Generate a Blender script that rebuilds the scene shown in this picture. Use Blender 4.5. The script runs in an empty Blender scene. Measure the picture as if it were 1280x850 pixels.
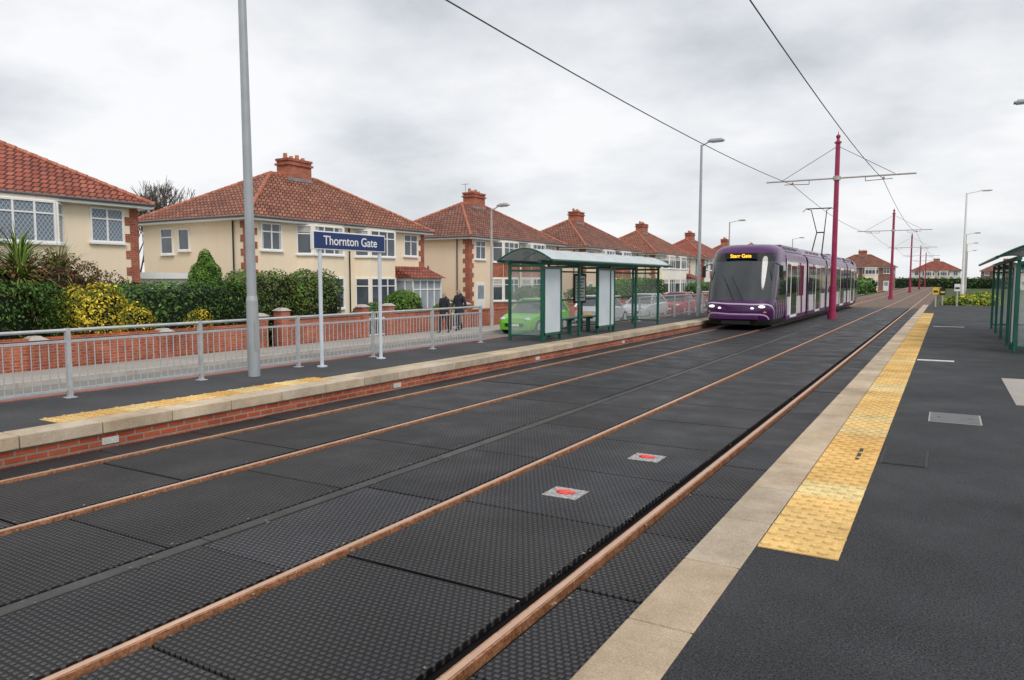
import bpy, math, random, bmesh
from mathutils import Vector, Matrix
from mathutils import noise as mnoise
random.seed(7)
R=random.random
U=random.uniform
scene=bpy.context.scene
COL=scene.collection

# ---------------------------------------------------------------- materials
def newmat(name):
    m=bpy.data.materials.new(name); m.use_nodes=True
    nt=m.node_tree; b=nt.nodes['Principled BSDF']
    return m,nt,b
def N(nt,t,**kw):
    n=nt.nodes.new(t)
    for k,v in kw.items():
        if k.startswith('i_'):
            n.inputs[k[2:].replace('_',' ')].default_value=v
        else: setattr(n,k,v)
    return n
def c4(c): return (c[0],c[1],c[2],1)
def mixc(nt,fac,a,b,mode='MIX'):
    n=nt.nodes.new('ShaderNodeMix'); n.data_type='RGBA'; n.blend_type=mode
    for idx,val in ((0,fac),(6,a),(7,b)):
        if hasattr(val,'links'): nt.links.new(val,n.inputs[idx])
        else: n.inputs[idx].default_value = val if idx==0 else c4(val)
    return n.outputs[2]
def ramp(nt,src,p0,p1,c0=(0,0,0),c1=(1,1,1)):
    r=nt.nodes.new('ShaderNodeValToRGB'); nt.links.new(src,r.inputs[0])
    r.color_ramp.elements[0].position=p0; r.color_ramp.elements[1].position=p1
    r.color_ramp.elements[0].color=c4(c0); r.color_ramp.elements[1].color=c4(c1)
    return r.outputs[0]
def pos(nt):
    return nt.nodes.new('ShaderNodeTexCoord').outputs['Object']
def noise_(nt,vec,scale,detail=4,rough=.55):
    n=N(nt,'ShaderNodeTexNoise'); n.inputs['Scale'].default_value=scale
    n.inputs['Detail'].default_value=detail; n.inputs['Roughness'].default_value=rough
    nt.links.new(vec,n.inputs['Vector']); return n.outputs['Fac']
def mth_(nt,op,a,b_=None):
    n=nt.nodes.new('ShaderNodeMath'); n.operation=op
    for i,vv in enumerate((a,b_)):
        if vv is None: continue
        if hasattr(vv,'links'): nt.links.new(vv,n.inputs[i])
        else: n.inputs[i].default_value=vv
    return n.outputs[0]
def bump(nt,b,src,strength=.3,dist=.01):
    n=N(nt,'ShaderNodeBump'); n.inputs['Strength'].default_value=strength; n.inputs['Distance'].default_value=dist
    nt.links.new(src,n.inputs['Height']); nt.links.new(n.outputs[0],b.inputs['Normal'])
def noisemat(name,c1,c2,scale=3,rough=.7,metal=0,bs=0,bscale=60,bd=.01,spec=.5,fine=0,fc=.45):
    m,nt,b=newmat(name); p=pos(nt)
    f=ramp(nt,noise_(nt,p,scale,6),.3,.7)
    col=mixc(nt,f,c1,c2)
    if fine:
        lo=1-fc; hi=1+fc
        g=ramp(nt,noise_(nt,p,fine,3,.7),.35,.65,(lo,lo,lo),(hi,hi,hi))
        col=mixc(nt,1.0,col,g,'MULTIPLY')
    nt.links.new(col,b.inputs['Base Color'])
    b.inputs['Roughness'].default_value=rough; b.inputs['Metallic'].default_value=metal
    b.inputs['Specular IOR Level'].default_value=spec
    if bs: bump(nt,b,noise_(nt,p,bscale,4,.7),bs,bd)
    return m
def brickmat(name,c1,c2,mortar=(.3,.27,.24),bw=.225,bh=.075,zf=1.0,mw=.012,rough=.85,bs=.5):
    m,nt,b=newmat(name); p=pos(nt)
    s=N(nt,'ShaderNodeSeparateXYZ'); nt.links.new(p,s.inputs[0])
    a=N(nt,'ShaderNodeMath',operation='ADD'); nt.links.new(s.outputs[0],a.inputs[0]); nt.links.new(s.outputs[1],a.inputs[1])
    z=N(nt,'ShaderNodeMath',operation='MULTIPLY'); nt.links.new(s.outputs[2],z.inputs[0]); z.inputs[1].default_value=zf
    c=N(nt,'ShaderNodeCombineXYZ'); nt.links.new(a.outputs[0],c.inputs[0]); nt.links.new(z.outputs[0],c.inputs[1])
    k=N(nt,'ShaderNodeTexBrick'); nt.links.new(c.outputs[0],k.inputs['Vector'])
    k.inputs['Scale'].default_value=1; k.inputs['Brick Width'].default_value=bw; k.inputs['Row Height'].default_value=bh
    k.inputs['Mortar Size'].default_value=mw; k.inputs['Mortar Smooth'].default_value=.3
    k.inputs['Color1'].default_value=c4(c1);k.inputs['Color2'].default_value=c4(c2);k.inputs['Mortar'].default_value=c4(mortar)
    g=ramp(nt,noise_(nt,p,1.1,6,.65),.3,.7,(.62,.62,.64),(1.2,1.17,1.12))
    col=mixc(nt,1.0,k.outputs['Color'],g,'MULTIPLY')
    nt.links.new(col,b.inputs['Base Color']); b.inputs['Roughness'].default_value=rough
    b.inputs['Specular IOR Level'].default_value=.25
    inv=N(nt,'ShaderNodeMath',operation='SUBTRACT'); inv.inputs[0].default_value=1; nt.links.new(k.outputs['Fac'],inv.inputs[1])
    bump(nt,b,inv.outputs[0],bs,.012)
    return m
def slabmat(name,rough=.8,fine=90,bs=.25,stain=.85,spec=.25):
    m,nt,b=newmat(name); p=pos(nt)
    a=N(nt,'ShaderNodeVertexColor'); a.layer_name='Col'
    g=ramp(nt,noise_(nt,p,fine,3,.7),.3,.7,(.72,.72,.72),(1.22,1.22,1.22))
    col=mixc(nt,1.0,a.outputs[0],g,'MULTIPLY')
    h=ramp(nt,noise_(nt,p,1.7,7,.7),.35,.68,(.62,.58,.52),(1.12,1.12,1.12))
    col=mixc(nt,stain,col,mixc(nt,1.0,col,h,'MULTIPLY'))
    nt.links.new(col,b.inputs['Base Color']); b.inputs['Roughness'].default_value=rough
    b.inputs['Specular IOR Level'].default_value=spec
    bump(nt,b,noise_(nt,p,fine,4,.7),bs,.004)
    return m
def glassmat(name,c,rough=.04,alpha=1.0):
    m,nt,b=newmat(name); p=pos(nt)
    f=ramp(nt,noise_(nt,p,.9,3),.35,.65)
    nt.links.new(mixc(nt,f,c,[x*1.7 for x in c]),b.inputs['Base Color'])
    b.inputs['Roughness'].default_value=rough; b.inputs['Specular IOR Level'].default_value=.8
    b.inputs['Alpha'].default_value=alpha
    return m
def leafmat(name):
    m,nt,b=newmat(name)
    a=N(nt,'ShaderNodeVertexColor'); a.layer_name='Col'
    nt.links.new(a.outputs[0],b.inputs['Base Color']); b.inputs['Roughness'].default_value=.6
    b.inputs['Specular IOR Level'].default_value=.2
    return m
def latticemat():
    m,nt,b=newmat('leaded_lattice_glass'); p=pos(nt)
    s=N(nt,'ShaderNodeSeparateXYZ'); nt.links.new(p,s.inputs[0])
    u=mth_(nt,'ADD',s.outputs[0],s.outputs[1]); v=mth_(nt,'MULTIPLY',s.outputs[2],.7)
    def ln(q):
        f=mth_(nt,'FRACT',mth_(nt,'MULTIPLY',q,7.5)); return mth_(nt,'GREATER_THAN',mth_(nt,'ABSOLUTE',mth_(nt,'SUBTRACT',f,.5)),.43)
    k=mth_(nt,'MAXIMUM',ln(mth_(nt,'ADD',u,v)),ln(mth_(nt,'SUBTRACT',u,v)))
    nt.links.new(mixc(nt,k,(.14,.19,.25),(.45,.48,.51)),b.inputs['Base Color']); b.inputs['Roughness'].default_value=.12
    return m

M={}
def asphaltmat():
    m,nt,b=newmat('asphalt'); p=pos(nt)
    f=ramp(nt,noise_(nt,p,.7,7,.6),.3,.7)
    col=mixc(nt,f,(.026,.027,.030),(.046,.047,.051))
    g=ramp(nt,noise_(nt,p,95,2,.6),.36,.66,(.25,.25,.26),(2.0,2.0,2.0))
    col=mixc(nt,1.0,col,g,'MULTIPLY')
    v=N(nt,'ShaderNodeTexVoronoi'); v.inputs['Scale'].default_value=34; nt.links.new(p,v.inputs['Vector'])
    sp=ramp(nt,v.outputs['Distance'],.09,.17,(1,1,1),(0,0,0))
    col=mixc(nt,mth_(nt,'MULTIPLY',sp,.45),col,(.17,.17,.17))
    nt.links.new(col,b.inputs['Base Color'])
    nt.links.new(ramp(nt,noise_(nt,p,1.3,5),.3,.7,(.60,.60,.60),(.82,.82,.82)),b.inputs['Roughness'])
    b.inputs['Specular IOR Level'].default_value=.25
    bump(nt,b,noise_(nt,p,95,3,.8),.9,.010); return m
M['asphalt']=asphaltmat()
M['asphalt_l']=noisemat('asphalt_worn',(.048,.049,.054),(.078,.079,.084),.9,.8,bs=.5,bscale=110,fine=100,spec=.22)
M['road']=noisemat('road_surface',(.17,.16,.15),(.24,.23,.215),.5,.85,bs=.3,bscale=120,fine=90,spec=.3,fc=.3)
M['pave']=noisemat('pavement_concrete',(.32,.30,.27),(.42,.39,.35),.8,.85,bs=.2,fine=120,spec=.3,fc=.2)
M['kerb']=noisemat('kerb_stone',(.40,.37,.33),(.52,.49,.44),3,.85,spec=.3,fine=60,fc=.2)
M['earth']=noisemat('grass_ground',(.035,.06,.02),(.09,.11,.045),.7,.9,bs=.5,bscale=40,fine=30,spec=.2)
M['gravel']=noisemat('track_ballast',(.13,.10,.085),(.26,.2,.16),2,.95,bs=1,bscale=14,bd=.06,fine=18,spec=.2)
M['bed']=noisemat('dark_bed',(.006,.006,.007),(.015,.013,.012),3,.9,spec=.1)
M['rail']=noisemat('rusty_rail',(.28,.115,.055),(.50,.24,.125),6,.5,.2,bs=.2,bscale=50,fine=40)
M['railtop']=noisemat('worn_rail_top',(.54,.35,.24),(.68,.45,.31),4,.3,.5)
M['slab']=slabmat('stone_slab')
M['brick']=brickmat('red_brick',(.40,.075,.032),(.54,.135,.06),(.34,.27,.23))
M['brick2']=brickmat('brown_brick',(.26,.10,.07),(.34,.15,.1),(.3,.26,.22))
M['tileA']=brickmat('terracotta_roof_tiles',(.27,.105,.07),(.39,.18,.12),(.075,.03,.022),.26,.30,1.75,.035,.85,1)
M['tileB']=brickmat('brown_roof_tiles',(.22,.095,.07),(.34,.16,.115),(.07,.03,.024),.26,.30,1.75,.035,.85,1)
M['tileC']=brickmat('red_roof_tiles',(.31,.085,.06),(.42,.14,.095),(.09,.032,.024),.26,.30,1.75,.035,.8,1)
M['ridge']=noisemat('ridge_tile_clay',(.38,.12,.075),(.48,.19,.12),3,.8,fine=9)
def rendermat(name,c1,c2):
    m,nt,b=newmat(name); p=pos(nt)
    col=mixc(nt,ramp(nt,noise_(nt,p,.6,6),.3,.7),c1,c2)
    mp=N(nt,'ShaderNodeMapping'); mp.inputs['Scale'].default_value=(3,3,.25); nt.links.new(p,mp.inputs[0])
    st=ramp(nt,noise_(nt,mp.outputs[0],1.2,6,.65),.55,.8,(0,0,0),(1,1,1))
    col=mixc(nt,mth_(nt,'MULTIPLY',st,.15),col,(.5,.38,.26))
    nt.links.new(col,b.inputs['Base Color']); b.inputs['Roughness'].default_value=.9; b.inputs['Specular IOR Level'].default_value=.2
    bump(nt,b,noise_(nt,p,90,4,.7),.2,.01); return m
M['cream']=rendermat('cream_render',(.90,.74,.54),(.95,.82,.64))
M['peach']=rendermat('peach_render',(.88,.68,.50),(.93,.76,.59))
M['white']=noisemat('white_paint',(.84,.84,.83),(.90,.90,.89),2,.45)
M['whiter']=rendermat('white_render',(.82,.79,.74),(.88,.86,.81))
M['pane']=glassmat('window_glass',(.055,.068,.085))
M['pane2']=glassmat('curtained_window_glass',(.25,.28,.31))
M['lattice']=latticemat()
M['net']=noisemat('net_curtain',(.42,.42,.41),(.56,.55,.53),3,.6)
M['galv']=noisemat('galvanised_steel',(.50,.52,.54),(.64,.66,.68),8,.42,.5,fine=70,fc=.12)
M['polegrey']=noisemat('grey_pole_paint',(.36,.39,.41),(.43,.46,.48),3,.42,.3)
M['green']=noisemat('dark_green_paint',(.005,.08,.05),(.010,.115,.075),4,.35)
M['crimson']=noisemat('crimson_mast_paint',(.30,.015,.07),(.38,.03,.10),3,.4)
M['armgrey']=noisemat('arm_grey_paint',(.42,.38,.36),(.55,.5,.46),3,.5)
M['wire']=noisemat('dark_wire',(.05,.05,.055),(.08,.08,.08),3,.6)
M['blue']=noisemat('navy_sign_paint',(.006,.028,.13),(.010,.038,.16),3,.35)
M['postwhite']=noisemat('sign_post_paint',(.55,.62,.68),(.66,.72,.77),3,.4)
M['panel_l']=noisemat('frosted_panel',(.56,.65,.70),(.68,.75,.79),1.2,.25)
M['timber']=noisemat('fence_timber',(.16,.09,.05),(.26,.16,.09),2,.85,fine=20)
M['black']=noisemat('black_rubber',(.010,.010,.011),(.02,.02,.021),4,.6)
M['leaf']=leafmat('foliage_leaves')
M['bark']=noisemat('tree_bark',(.07,.05,.04),(.13,.1,.08),5,.9)
M['clay']=noisemat('chimney_pot_clay',(.42,.16,.09),(.52,.24,.14),3,.8)
M['lead']=noisemat('lead_flashing',(.2,.2,.21),(.3,.3,.31),3,.6)
M['steel']=noisemat('cover_steel',(.10,.10,.105),(.16,.16,.165),10,.5,.3,bs=.5,bscale=90)
M['paintred']=noisemat('red_marker_paint',(.75,.04,.035),(.85,.10,.07),20,.5)
M['markgrey']=noisemat('speckled_grey_plate',(.12,.12,.115),(.60,.58,.56),45,.7)
M['roadwhite']=noisemat('road_marking_white',(.5,.5,.47),(.68,.67,.63),9,.7,fine=60,fc=.2)
M['yellowpaint']=noisemat('yellow_paint',(.75,.5,.03),(.85,.6,.05),4,.5)

def shelterglass():
    m,nt,b=newmat('clear_shelter_glass')
    b.inputs['Base Color'].default_value=(.62,.72,.70,1); b.inputs['Roughness'].default_value=.03
    b.inputs['Alpha'].default_value=.14
    return m
M['sglass']=shelterglass()
m,nt,b=newmat('translucent_roof_sheet'); b.inputs['Roughness'].default_value=.3
p=pos(nt); nt.links.new(mixc(nt,ramp(nt,noise_(nt,p,1.5,5),.3,.7),(.60,.67,.68),(.74,.79,.80)),b.inputs['Base Color']); b.inputs['Alpha'].default_value=.72
M['sroof']=m

def studmat():
    m,nt,b=newmat('studded_rubber_panel'); p=pos(nt)
    a=N(nt,'ShaderNodeVertexColor'); a.layer_name='Col'
    k=N(nt,'ShaderNodeTexBrick'); nt.links.new(p,k.inputs['Vector'])
    k.inputs['Scale'].default_value=1; k.inputs['Brick Width'].default_value=.046; k.inputs['Row Height'].default_value=.040
    k.inputs['Mortar Size'].default_value=.0105; k.inputs['Mortar Smooth'].default_value=.9
    f=k.outputs['Fac']
    col=mixc(nt,f,(1.5,1.5,1.55),(.22,.21,.21))
    col=mixc(nt,1.0,a.outputs[0],col,'MULTIPLY')
    d=ramp(nt,noise_(nt,p,.8,8,.68),.44,.74)
    dd=mth_(nt,'MULTIPLY',d,.42)
    dust=mixc(nt,f,(.12,.112,.105),(.04,.037,.034))
    col=mixc(nt,dd,col,dust)
    g=ramp(nt,noise_(nt,p,80,3,.75),.3,.7,(.5,.5,.5),(1.55,1.55,1.55))
    col=mixc(nt,1.0,col,g,'MULTIPLY')
    nt.links.new(col,b.inputs['Base Color'])
    rr=ramp(nt,noise_(nt,p,1.6,5),.35,.65,(.40,.40,.40),(.62,.62,.62)); nt.links.new(rr,b.inputs['Roughness'])
    b.inputs['Specular IOR Level'].default_value=.28
    bump(nt,b,mth_(nt,'SUBTRACT',1.0,f),1.0,.013)
    return m
M['stud']=studmat()

# ---------------------------------------------------------------- mesh builder
class MB:
    def __init__(s): s.v=[];s.f=[];s.m=[];s.mats=[];s.c=[]
    def mi(s,mat):
        if mat not in s.mats: s.mats.append(mat)
        return s.mats.index(mat)
    def add(s,vs,fs,mat,col=None):
        o=len(s.v); s.v+= [tuple(v) for v in vs]; k=s.mi(mat)
        for f in fs:
            s.f.append([o+i for i in f]); s.m.append(k); s.c.append(col)
    def hexa(s,b,t,mat,col=None):
        s.add(list(b)+list(t),[(3,2,1,0),(4,5,6,7),(0,1,5,4),(1,2,6,5),(2,3,7,6),(3,0,4,7)],mat,col)
    def box(s,x0,x1,y0,y1,z0,z1,mat,col=None):
        s.hexa([(x0,y0,z0),(x1,y0,z0),(x1,y1,z0),(x0,y1,z0)],[(x0,y0,z1),(x1,y0,z1),(x1,y1,z1),(x0,y1,z1)],mat,col)
    def seg(s,p0,p1,z0,z1,o0,o1,mat,a=None,b=None):
        p0=Vector(p0);p1=Vector(p1);d=(p1-p0);L=d.length;d/=L
        if a is not None:
            q0=p0+d*a; q1=p0+d*b; p0,p1=q0,q1
        n=Vector((d.y,-d.x))
        P=[p0+n*o0,p0+n*o1,p1+n*o1,p1+n*o0]
        s.hexa([(q.x,q.y,z0) for q in P],[(q.x,q.y,z1) for q in P],mat)
    def cyl(s,p0,p1,r0,r1,mat,n=10,cap=True):
        p0=Vector(p0);p1=Vector(p1);d=(p1-p0)
        if d.length<1e-6: return
        q=d.to_track_quat('Z','Y'); vs=[]
        for p,r in((p0,r0),(p1,r1)):
            for i in range(n):
                a=2*math.pi*i/n; vs.append(p+q@Vector((r*math.cos(a),r*math.sin(a),0)))
        fs=[(i,(i+1)%n,n+(i+1)%n,n+i) for i in range(n)]
        if cap: fs+=[tuple(range(n-1,-1,-1)),tuple(range(n,2*n))]
        s.add(vs,fs,mat)
    def prism(s,poly,z0,z1,mat):
        n=len(poly); vs=[(x,y,z0) for x,y in poly]+[(x,y,z1) for x,y in poly]
        fs=[(i,(i+1)%n,n+(i+1)%n,n+i) for i in range(n)]+[tuple(range(n-1,-1,-1)),tuple(range(n,2*n))]
        s.add(vs,fs,mat)
    def sphere(s,c,r,mat,nu=12,nv=8,col=None):
        if not hasattr(r,'__len__'): r=(r,r,r)
        vs=[];fs=[]
        for j in range(nv+1):
            ph=math.pi*j/nv
            for i in range(nu):
                th=2*math.pi*i/nu
                vs.append((c[0]+r[0]*math.sin(ph)*math.cos(th),c[1]+r[1]*math.sin(ph)*math.sin(th),c[2]+r[2]*math.cos(ph)))
        for j in range(nv):
            for i in range(nu): fs.append((j*nu+i,j*nu+(i+1)%nu,(j+1)*nu+(i+1)%nu,(j+1)*nu+i))
        s.add(vs,fs,mat,col)
    def build(s,name,parent=None,smooth=False,bevel=0,recalc=True):
        me=bpy.data.meshes.new(name); me.from_pydata(s.v,[],s.f)
        for m in s.mats: me.materials.append(m)
        me.polygons.foreach_set('material_index',s.m)
        if any(c is not None for c in s.c):
            at=me.color_attributes.new('Col','FLOAT_COLOR','CORNER'); buf=[]
            for f,c in zip(s.f,s.c):
                c=c or (1,1,1); buf+= [c[0],c[1],c[2],1]*len(f)
            at.data.foreach_set('color',buf)
        if recalc:
            bm=bmesh.new(); bm.from_mesh(me); bmesh.ops.recalc_face_normals(bm,faces=bm.faces); bm.to_mesh(me); bm.free()
        if smooth: me.polygons.foreach_set('use_smooth',[True]*len(me.polygons))
        o=bpy.data.objects.new(name,me); COL.objects.link(o)
        if bevel:
            md=o.modifiers.new('bevel','BEVEL'); md.width=bevel; md.segments=2; md.limit_method='ANGLE'
        if parent: o.parent=parent
        return o
def empty(name,loc=(0,0,0),rz=0):
    e=bpy.data.objects.new(name,None); COL.objects.link(e); e.location=loc; e.rotation_euler=(0,0,rz); e.empty_display_size=.3
    return e
def text(body,size,loc,rot,mat,parent=None,name='lettering',align='CENTER',ext=.002,bold=0):
    c=bpy.data.curves.new(name,'FONT'); c.body=body; c.size=size; c.align_x=align; c.align_y='CENTER'; c.extrude=ext; c.offset=bold
    c.materials.append(mat); o=bpy.data.objects.new(name,c); COL.objects.link(o); o.location=loc; o.rotation_euler=rot
    if parent: o.parent=parent
    return o

# ---------------------------------------------------------------- ground
XC=-4.95
def sheet(name,x0,x1,y0,y1,z,mat):
    b=MB(); b.add([(x0,y0,z),(x1,y0,z),(x1,y1,z),(x0,y1,z)],[(0,1,2,3)],mat); return b.build(name,recalc=False)
sheet('ground',-1500,1500,-1500,1500,-.46,M['earth'])
b=MB(); b.box(-8.6,-1.1,-14,58,-.4,-.05,M['bed']); b.build('track_bed')
b=MB(); b.box(-9.2,-1.1,58,250,-.42,-.06,M['gravel']); b.build('track_ballast')
b=MB(); b.box(-17.3,-11.3,-40,250,-.6,-.40,M['road']); b.build('road')
b=MB()
y=-40
while y<180:
    b.box(-17.45,-17.3,y,y+.9,-.6,-.28,M['kerb']); b.box(-11.3,-11.15,y,y+.9,-.6,-.28,M['kerb']); y+=.91
b.build('kerb')
b=MB(); b.box(-19.45,-17.455,-40,250,-.6,-.29,M['pave']); b.build('footway_pavement')
b=MB(); b.box(-11.145,-10.95,-40,250,-.6,-.3,M['earth']); b.build('verge')
b=MB(); b.box(-60,-19.46,-40,160,-.6,-.34,M['earth']); b.build('front_garden_lawn')
b=MB(); y=-10
while y<120: b.box(-14.4,-14.3,y,y+2,-.399,-.394,M['roadwhite']); y+=6
b.build('road_marking')

# rails
for i,x in enumerate((-2.03,-3.69,-6.24,-7.80)):
    b=MB(); 
    b.box(x-.034,x+.034,-14,250,-.05,.012,M['rail']); b.box(x-.020,x+.020,-14,250,.012,.0155,M['railtop'])
    b.box(x-.072,x+.072,-14,250,-.10,-.052,M['rail'])
    b.build('tram_rail',bevel=.006)
# studded crossing panels
b=MB()
strips=[(-1.955,-1.30,1.2),(-3.615,-2.155,1.5),(-4.66,-3.765,1.8),(-6.165,-4.82,1.8),(-7.725,-6.345,1.5),(-8.38,-7.88,1.2)]
for (x0,x1,L) in strips:
    y=-13+R()
    while y<57.5:
        t=U(.75,1.3); k=U(-.0015,.0015); c=((.024+k)*t,.024*t,(.0265-k)*t)
        if R()<.10: c=tuple(q*1.6 for q in c)
        dz=U(-.005,.004)
        b.box(x0+.008,x1-.008,y+.010,min(y+L,57.9)-.010,-.04,dz,M['stud'],c); y+=L
b.build('track_crossing_panels',bevel=.008)
b=MB(); y=-13
while y<57:
    t=U(.8,1.15); b.box(-4.80,-4.68,y+.006,y+1.494,-.04,-.004,M['slab'],(.10*t,.10*t,.10*t)); y+=1.5
b.build('central_concrete_strip')
b=MB()
for _ in range(900):
    xx=random.choice((-1.33,-1.96,-2.16,-3.62,-3.77,-4.67,-4.81,-6.17,-6.35,-7.73,-7.89,-8.36))+random.gauss(0,.035); yy=U(1.5,22); s=U(.006,.018)
    a=U(0,6.28); z0=.004
    cc=random.choice([(.16,.12,.08),(.22,.2,.17),(.10,.06,.03),(.3,.27,.22)])
    b.add([(xx+s*math.cos(a),yy+s*math.sin(a),z0),(xx-s*math.sin(a),yy+s*math.cos(a),z0+.004),(xx-s*math.cos(a),yy-s*math.sin(a),z0),(xx,yy,z0+s*.6)],[(0,1,3),(1,2,3),(2,0,3)],M['leaf'],cc)
b.build('track_grit')
for (x,y) in ((-2.93,5.95),(-2.76,7.62)):
    e=empty('track_marker_plate',(x,y,0))
    b=MB(); b.box(-.17,.17,-.15,.15,-.01,.008,M['markgrey']); b.build('base_plate',e,bevel=.004)
    b=MB(); b.box(-.085,.085,-.03,.03,.008,.026,M['paintred']); b.box(-.045,.045,-.06,.06,.008,.02,M['paintred']); b.build('red_stud',e,bevel=.006)
b=MB(); b.box(-7.95,-7.82,3.15,3.3,-.01,.03,M['yellowpaint']); b.build('yellow_rail_marker',bevel=.01)

# right platform
EX=-1.28
b=MB(); b.box(EX+.31,7.0,-12,56,-.5,.296,M['asphalt']); b.build('platform')
b=MB(); b.box(EX+.03,EX+.31,-12,56,-.5,.2,M['brick']); b.build('platform_wall')
b=MB(); y=-12
while y<56:
    t=U(.82,1.12); k=U(-.02,.02)
    b.box(EX,EX+.325,y+.005,y+.895,.2,.302+U(-.002,.002),M['slab'],((.58+k)*t,.47*t,(.35-k)*t)); y+=.9
b.build('platform_coping',bevel=.008)
def domes(b,x0,x1,y0,y1,z,mat,col):
    nx=4; ny=4
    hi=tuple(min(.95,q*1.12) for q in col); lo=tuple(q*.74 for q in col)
    for i in range(nx):
        for j in range(ny):
            cx=x0+(i+.5+(.25 if j%2 else -.25))*(x1-x0)/nx; cy=y0+(j+.5)*(y1-y0)/ny
            n=8; vs=[];r1=(.042,.034);r2=(.024,.018)
            for (r,h) in ((r1,0),(r2,.011)):
                for a in range(n):
                    th=2*math.pi*a/n; vs.append((cx+r[0]*math.cos(th),cy+r[1]*math.sin(th),z+h))
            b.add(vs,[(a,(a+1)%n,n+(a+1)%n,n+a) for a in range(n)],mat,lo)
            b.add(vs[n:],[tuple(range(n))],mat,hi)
def tactile(name,x0,x1,y0,y1,z):
    b=MB(); y=y0; L=.44
    while y<y1:
        t=U(.9,1.1); w=U(-.03,.04)
        if R()<.2: w+=.12
        c=((.88)*t,(.56+w)*t,(.20+w)*t)
        b.box(x0+.004,x1-.004,y+.004,y+L-.004,z-.05,z,M['slab'],c)
        domes(b,x0+.01,x1-.01,y,y+L,z-.0005,M['slab'],c); y+=L
    return b.build(name,recalc=False)
tactile('tactile_paving',EX+.33,EX+.80,4.62,41.6,.303)
def cover(name,x0,x1,y0,y1,z,mat,frame=M['steel']):
    b=MB(); b.box(x0,x1,y0,y1,z-.02,z+.004,frame); b.box(x0+.018,x1-.018,y0+.018,y1-.018,z-.01,z+.0075,mat)
    for s in (.2,.8):
        cx=x0+(x1-x0)*s; b.box(cx-.02,cx+.02,(y0+y1)/2-.01,(y0+y1)/2+.01,z,z+.010,M['black'])
    return b.build(name)
cover('manhole_cover',-.46,-.08,7.35,8.1,.296,M['asphalt'],M['black'])
cover('manhole_cover',-.12,.42,9.85,10.55,.296,M['steel'],M['pave'])
b=MB(); b.box(-.66,-.63,7.35,7.9,.29,.3085,M['black']); b.build('drain_slot')
b=MB(); b.box(.86,1.7,11.7,14.8,.29,.303,M['pave']); b.build('concrete_patch')
b=MB()
for (x0,x1,y) in ((-.46,.2,17.3),(-.35,.6,30.2)): b.box(x0,x1,y,y+.24,.29,.3,M['roadwhite'])
b.build('platform_marking')

# left platform
LX=-8.42
b=MB(); b.box(-10.95,LX-.35,-14,50,-.5,.296,M['asphalt_l']); b.build('platform')
b=MB(); b.box(LX-.35,LX-.04,-14,50,-.5,.16,M['brick']); b.build('platform_wall')
b=MB(); y=-14
while y<50:
    t=U(.82,1.12); k=U(-.02,.02)
    b.box(LX-.37,LX,y+.006,y+.894,.16,.302+U(-.003,.003),M['slab'],((.60+k)*t,.50*t,(.38-k)*t)); y+=.9
b.build('platform_coping',bevel=.01)
tactile('tactile_paving',LX-.80,LX-.375,4.6,9.0,.303)
b=MB(); y=9.02
while y<48:
    t=U(.85,1.1); b.box(LX-.60,LX-.378,y+.004,y+.446,.2,.3025,M['slab'],(.60*t,.49*t,.34*t)); y+=.45
b.build('buff_paving')
b=MB(); y=-14
while y<50: b.box(-11.05,-10.9,y+.004,y+.9,-.5,.312,M['slab'],(.42,.19,.16)); y+=.904
b.build('edging_kerb')
b=MB()
for y in (4.9,10.2,15.5,21): b.box(LX-.041,LX-.03,y,y+.2,.02,.10,M['roadwhite'])
b.build('platform_marker_plates')

# ---------------------------------------------------------------- guard rail fences
def fence(x,y0,y1,z,sp=2.12):
    e=empty('pedestrian_guard_rail'); b=MB(); H=.98
    n=round((y1-y0)/sp); sp=(y1-y0)/n
    for i in range(n+1):
        y=y0+i*sp; b.box(x-.03,x+.03,y-.03,y+.03,z-.05,z+H,M['galv']); b.box(x-.07,x+.07,y-.07,y+.07,z,z+.012,M['galv'])
    b.build('posts',e)
    b=MB()
    for i in range(n):
        a=y0+i*sp+.03; c=y0+(i+1)*sp-.03
        b.cyl((x,a,z+H-.03),(x,c,z+H-.03),.024,.024,M['galv'],8)
        b.box(x-.014,x+.014,a,c,z+H-.20,z+H-.165,M['galv']); b.box(x-.014,x+.014,a,c,z+.10,z+.135,M['galv'])
    b.build('rails',e)
    b=MB()
    for i in range(n):
        a=y0+i*sp+.03; k=int(sp/.115)
        for j in range(1,k):
            y=a+j*(sp-.06)/k; b.cyl((x,y,z+.135),(x,y,z+H-.20),.0075,.0075,M['galv'],6,False)
    b.build('bars',e)
fence(-10.55,1.45,16.3,.3)
fence(-10.55,28.0,48,.3)
fence(-10.55,-7,1.4,.3)

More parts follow.
